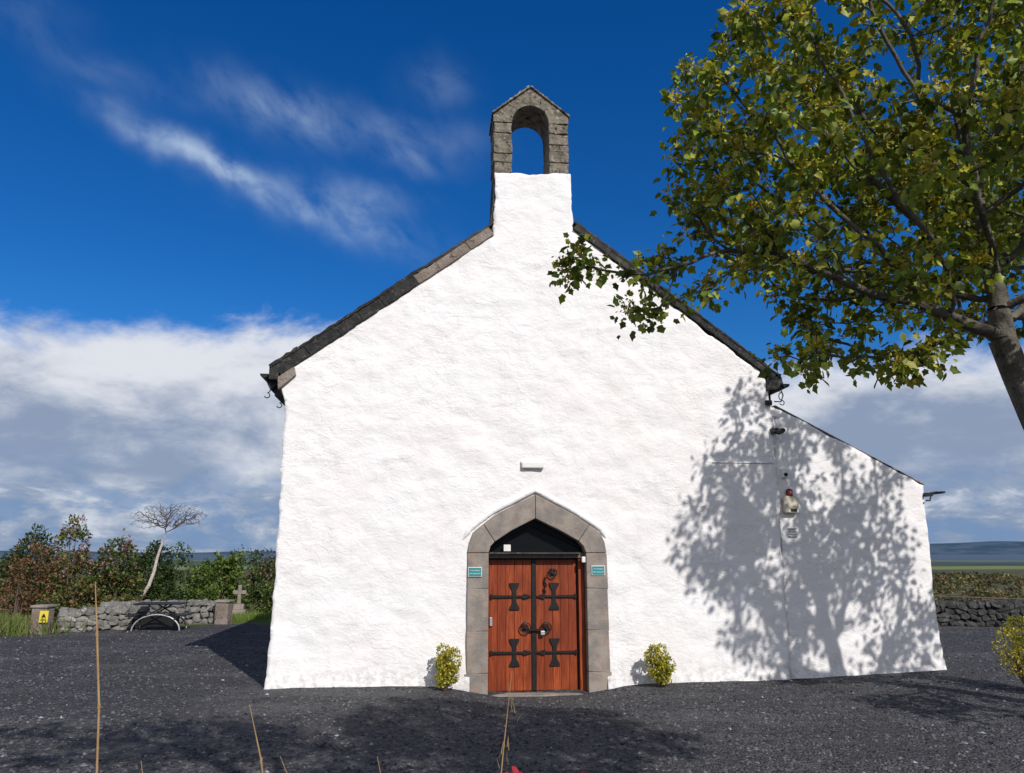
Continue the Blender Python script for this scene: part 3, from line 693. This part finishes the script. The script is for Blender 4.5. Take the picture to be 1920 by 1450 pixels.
e=empty('field_rail',(0,0,0)); tube('rail',[(12,24.5,.98),(16,24,.86),(22,23.2,.66)],.018,M_bark,e)
for i,x in enumerate((12.5,16,19.5)): tube('post_%d'%i,[(x,24.1,G(x,24.1)),(x,24.05,.95-.05*i)],.03,M_bark,e)
# foreground stalks
M_straw=matn('dry_straw',(.36,.24,.12),(.28,.17,.08),9,.8,30,.1,.003)
def stalk(name,pts,r=.006):
    e=empty(name,(0,0,0)); tube('stem',pts,r,M_straw,e,rad=[1]*(len(pts)-1)+[.35])
    for i in range(1,len(pts)-1): 
        p=pts[i]; tube('node_%d'%i,[(p[0],p[1],p[2]-.01),(p[0],p[1],p[2]+.01)],r*1.4,M_straw,e)
    return e
stalk('dry_stalk',[(-1.66,3.4,.6),(-1.70,3.4,1.0),(-1.74,3.42,1.3),(-1.78,3.44,1.65),(-1.83,3.45,1.95),(-1.87,3.46,2.17)],.005)
stalk('dry_stalk.001',[(-.88,3.1,.6),(-.92,3.1,1.3),(-.96,3.1,1.52),(-1.02,3.1,1.72)],.0035)
stalk('dry_stalk.002',[(-.10,3.0,.6),(-.06,3.0,1.3),(-.03,3.0,1.6),(0.0,3.0,1.86)],.0025)
stalk('dry_stalk.003',[(-1.30,3.1,.6),(-1.38,3.1,1.35),(-1.42,3.1,1.52)],.003)
stalk('dry_stalk.004',[(-.42,3.0,.6),(-.46,3.0,1.4),(-.50,3.0,1.56)],.003)
stalk('dry_stalk.005',[(-.75,3.0,.6),(-.78,3.0,1.4),(-.86,3.0,1.56)],.0025)
P=np.array([(-.03+random.uniform(-.02,.02),2.98,1.50+.012*i) for i in range(9)]+[(.0+random.uniform(-.02,.02),3.0,1.68+.015*i) for i in range(7)])
leafmesh('seed_head',P,np.tile([.2,0,1.],(len(P),1))+rng.normal(size=(len(P),3))*.3,np.full(len(P),.045),pal(len(P),[(.4,.3,.15)]),T_BLADE)
e=empty('red_leaved_plant',(0,0,0))
tube('stem_1',[(.03,3.0,.6),(.02,3.0,1.5)],.004,M_twig,e); tube('stem_2',[(.30,3.0,.6),(.29,3.0,1.48)],.004,M_twig,e)
P=np.array([(.02,3,1.47),(.02,3,1.49),(.0,3,1.48),(.29,3,1.46),(.28,3,1.475),(.3,3,1.47)])
leafmesh('leaves',P,np.array([(.4,0,1.),(-.5,0,1.),(-.9,0,.6),(.4,0,1.),(-.6,0,.9),(.9,0,.5)]),np.full(6,.042),pal(6,[(.5,.03,.05)]),T_BROAD,parent=e)
# ------------------------------------------------------------------ light
el=R(37.9); az=R(150)
S=Vector((math.sin(az)*math.cos(el),math.cos(az)*math.cos(el),math.sin(el)))
sd=bpy.data.lights.new('sun','SUN'); sd.energy=4.0; sd.angle=R(.55); sd.color=(1,.96,.915)
so=link(bpy.data.objects.new('sun',sd)); so.rotation_euler=S.to_track_quat('Z','Y').to_euler(); so.location=(10,-10,20)
w=bpy.data.worlds.new('World'); scene.world=w; w.use_nodes=True; t=NT(w.node_tree); bg=t.N['Background']
sk=t.N.new('ShaderNodeTexSky'); sk.sky_type='NISHITA'; sk.sun_disc=False; sk.sun_elevation=el; sk.sun_rotation=az; sk.air_density=1.0; sk.dust_density=.3; sk.ozone_density=2.5
dirv=t.N.new('ShaderNodeTexCoord').outputs['Generated']; x,y,z=t.sep(dirv)
AZ=t.m('MULTIPLY',t.m('ARCTAN2',x,y),180/math.pi); EL=t.m('MULTIPLY',t.m('ARCSINE',z),180/math.pi)
hs=t.N.new('ShaderNodeHueSaturation'); hs.inputs['Saturation'].default_value=1.4; t.put(hs.inputs['Color'],sk.outputs[0]); blue=t.mix(1.,hs.outputs[0],(.40,.74,1.04),'MULTIPLY')
nE=t.noise(t.comb(t.m('MULTIPLY',AZ,.12),t.m('MULTIPLY',EL,.20),0.),1.3,6,.62,.3)
rear_fill=t.ss(y,.15,-.5)  # unseen cloud added behind the camera to fill the facade's shadows
edge=t.m('ADD',t.m('ADD',14.4,t.m('MULTIPLY',rear_fill,38.)),t.m('MULTIPLY',t.m('SUBTRACT',nE,.5),7.))
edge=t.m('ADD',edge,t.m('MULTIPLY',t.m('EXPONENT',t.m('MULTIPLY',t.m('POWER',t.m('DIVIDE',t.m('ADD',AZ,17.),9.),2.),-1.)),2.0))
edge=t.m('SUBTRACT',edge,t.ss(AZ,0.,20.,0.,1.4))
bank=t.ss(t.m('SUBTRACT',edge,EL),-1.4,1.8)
n2=t.noise(t.comb(t.m('MULTIPLY',AZ,.075),t.m('MULTIPLY',EL,.17),3.),1.5,7,.60,.25)
n4=t.noise(t.comb(t.m('MULTIPLY',AZ,.30),t.m('MULTIPLY',EL,.46),5.),1.0,5,.60,.2)
n3=t.noise(t.comb(t.m('MULTIPLY',AZ,.14),t.m('MULTIPLY',EL,.36),8.),1.3,6,.62,.3)
hgt=t.ss(EL,8.,13.)
v=t.m('ADD',t.m('ADD',t.m('MULTIPLY',n2,1.25),t.m('MULTIPLY',n4,.35)),t.m('MULTIPLY',hgt,.38))
v=t.m('SUBTRACT',v,t.m('MULTIPLY',t.ss(AZ,10.,26.),t.m('MULTIPLY',t.ss(EL,12.,9.),.14)))
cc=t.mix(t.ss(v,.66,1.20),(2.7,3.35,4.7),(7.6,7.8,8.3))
lowb=t.m('MULTIPLY',t.ss(EL,8.,2.),t.ss(n3,.60,.44)); cc=t.mix(t.m('MULTIPLY',lowb,.8),cc,(1.6,2.7,4.8))
puff=t.m('MULTIPLY',t.ss(EL,5.5,3.5),t.ss(n3,.56,.66)); cc=t.mix(t.m('MULTIPLY',puff,.75),cc,(6.2,6.8,7.8))
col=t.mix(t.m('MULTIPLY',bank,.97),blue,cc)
WS=[(-25.6,27.4,5.,.8,-.23,.9),(-22.,26.5,2.6,.8,-.34,.55),(-14.5,24.7,6.,1.4,-.20,.68),(-19.,31.3,5.,1.6,-.12,.5),(-8.,30.7,5.,1.3,-.05,.28),(-6.4,34.4,2.6,1.3,0.,.2),(-8.,28.9,3.,.8,-.12,.26),(-31.5,31.,4.5,.9,-.1,.16),(-37,33.2,3.,1.4,0.,.12),(-12.,26.3,3.5,.9,-.1,.32)]
nw=t.noise(t.comb(t.m('ADD',t.m('MULTIPLY',AZ,.26),t.m('MULTIPLY',EL,.08)),t.m('ADD',t.m('MULTIPLY',EL,.34),t.m('MULTIPLY',AZ,.08)),1.),1.0,5,.58,.3)
nf=t.ss(nw,.20,.76); nw2=t.noise(t.comb(AZ,EL,0.),.22,3,.5)
tot=None
for (a0,e0,hl,wd,sl,st) in WS:
    da=t.m('SUBTRACT',AZ,a0); de=t.m('SUBTRACT',t.m('SUBTRACT',EL,e0),t.m('ADD',t.m('MULTIPLY',da,sl),t.m('MULTIPLY',t.m('SUBTRACT',nw2,.5),2.6)))
    q=t.m('ADD',t.m('POWER',t.m('DIVIDE',t.m('ABSOLUTE',da),hl),2.),t.m('POWER',t.m('DIVIDE',t.m('ABSOLUTE',de),wd),2.))
    g_=t.m('MULTIPLY',t.m('EXPONENT',t.m('MULTIPLY',q,-1.)),st); tot=g_ if tot is None else t.m('ADD',tot,g_)
ci=t.m('MULTIPLY',t.m('MULTIPLY',tot,nf),.85,clamp=True)
col=t.mix(ci,col,(5.0,6.3,8.0))
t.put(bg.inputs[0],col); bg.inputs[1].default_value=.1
# ------------------------------------------------------------------ camera
cd=bpy.data.cameras.new('camera'); cd.sensor_width=36; cd.lens=1400/1920*36; cd.clip_end=20000; cd.clip_start=.05
co=link(bpy.data.objects.new('camera',cd)); co.location=(0,0,2.3); co.rotation_euler=(R(90)+math.atan(310/1400),0,0); scene.camera=co
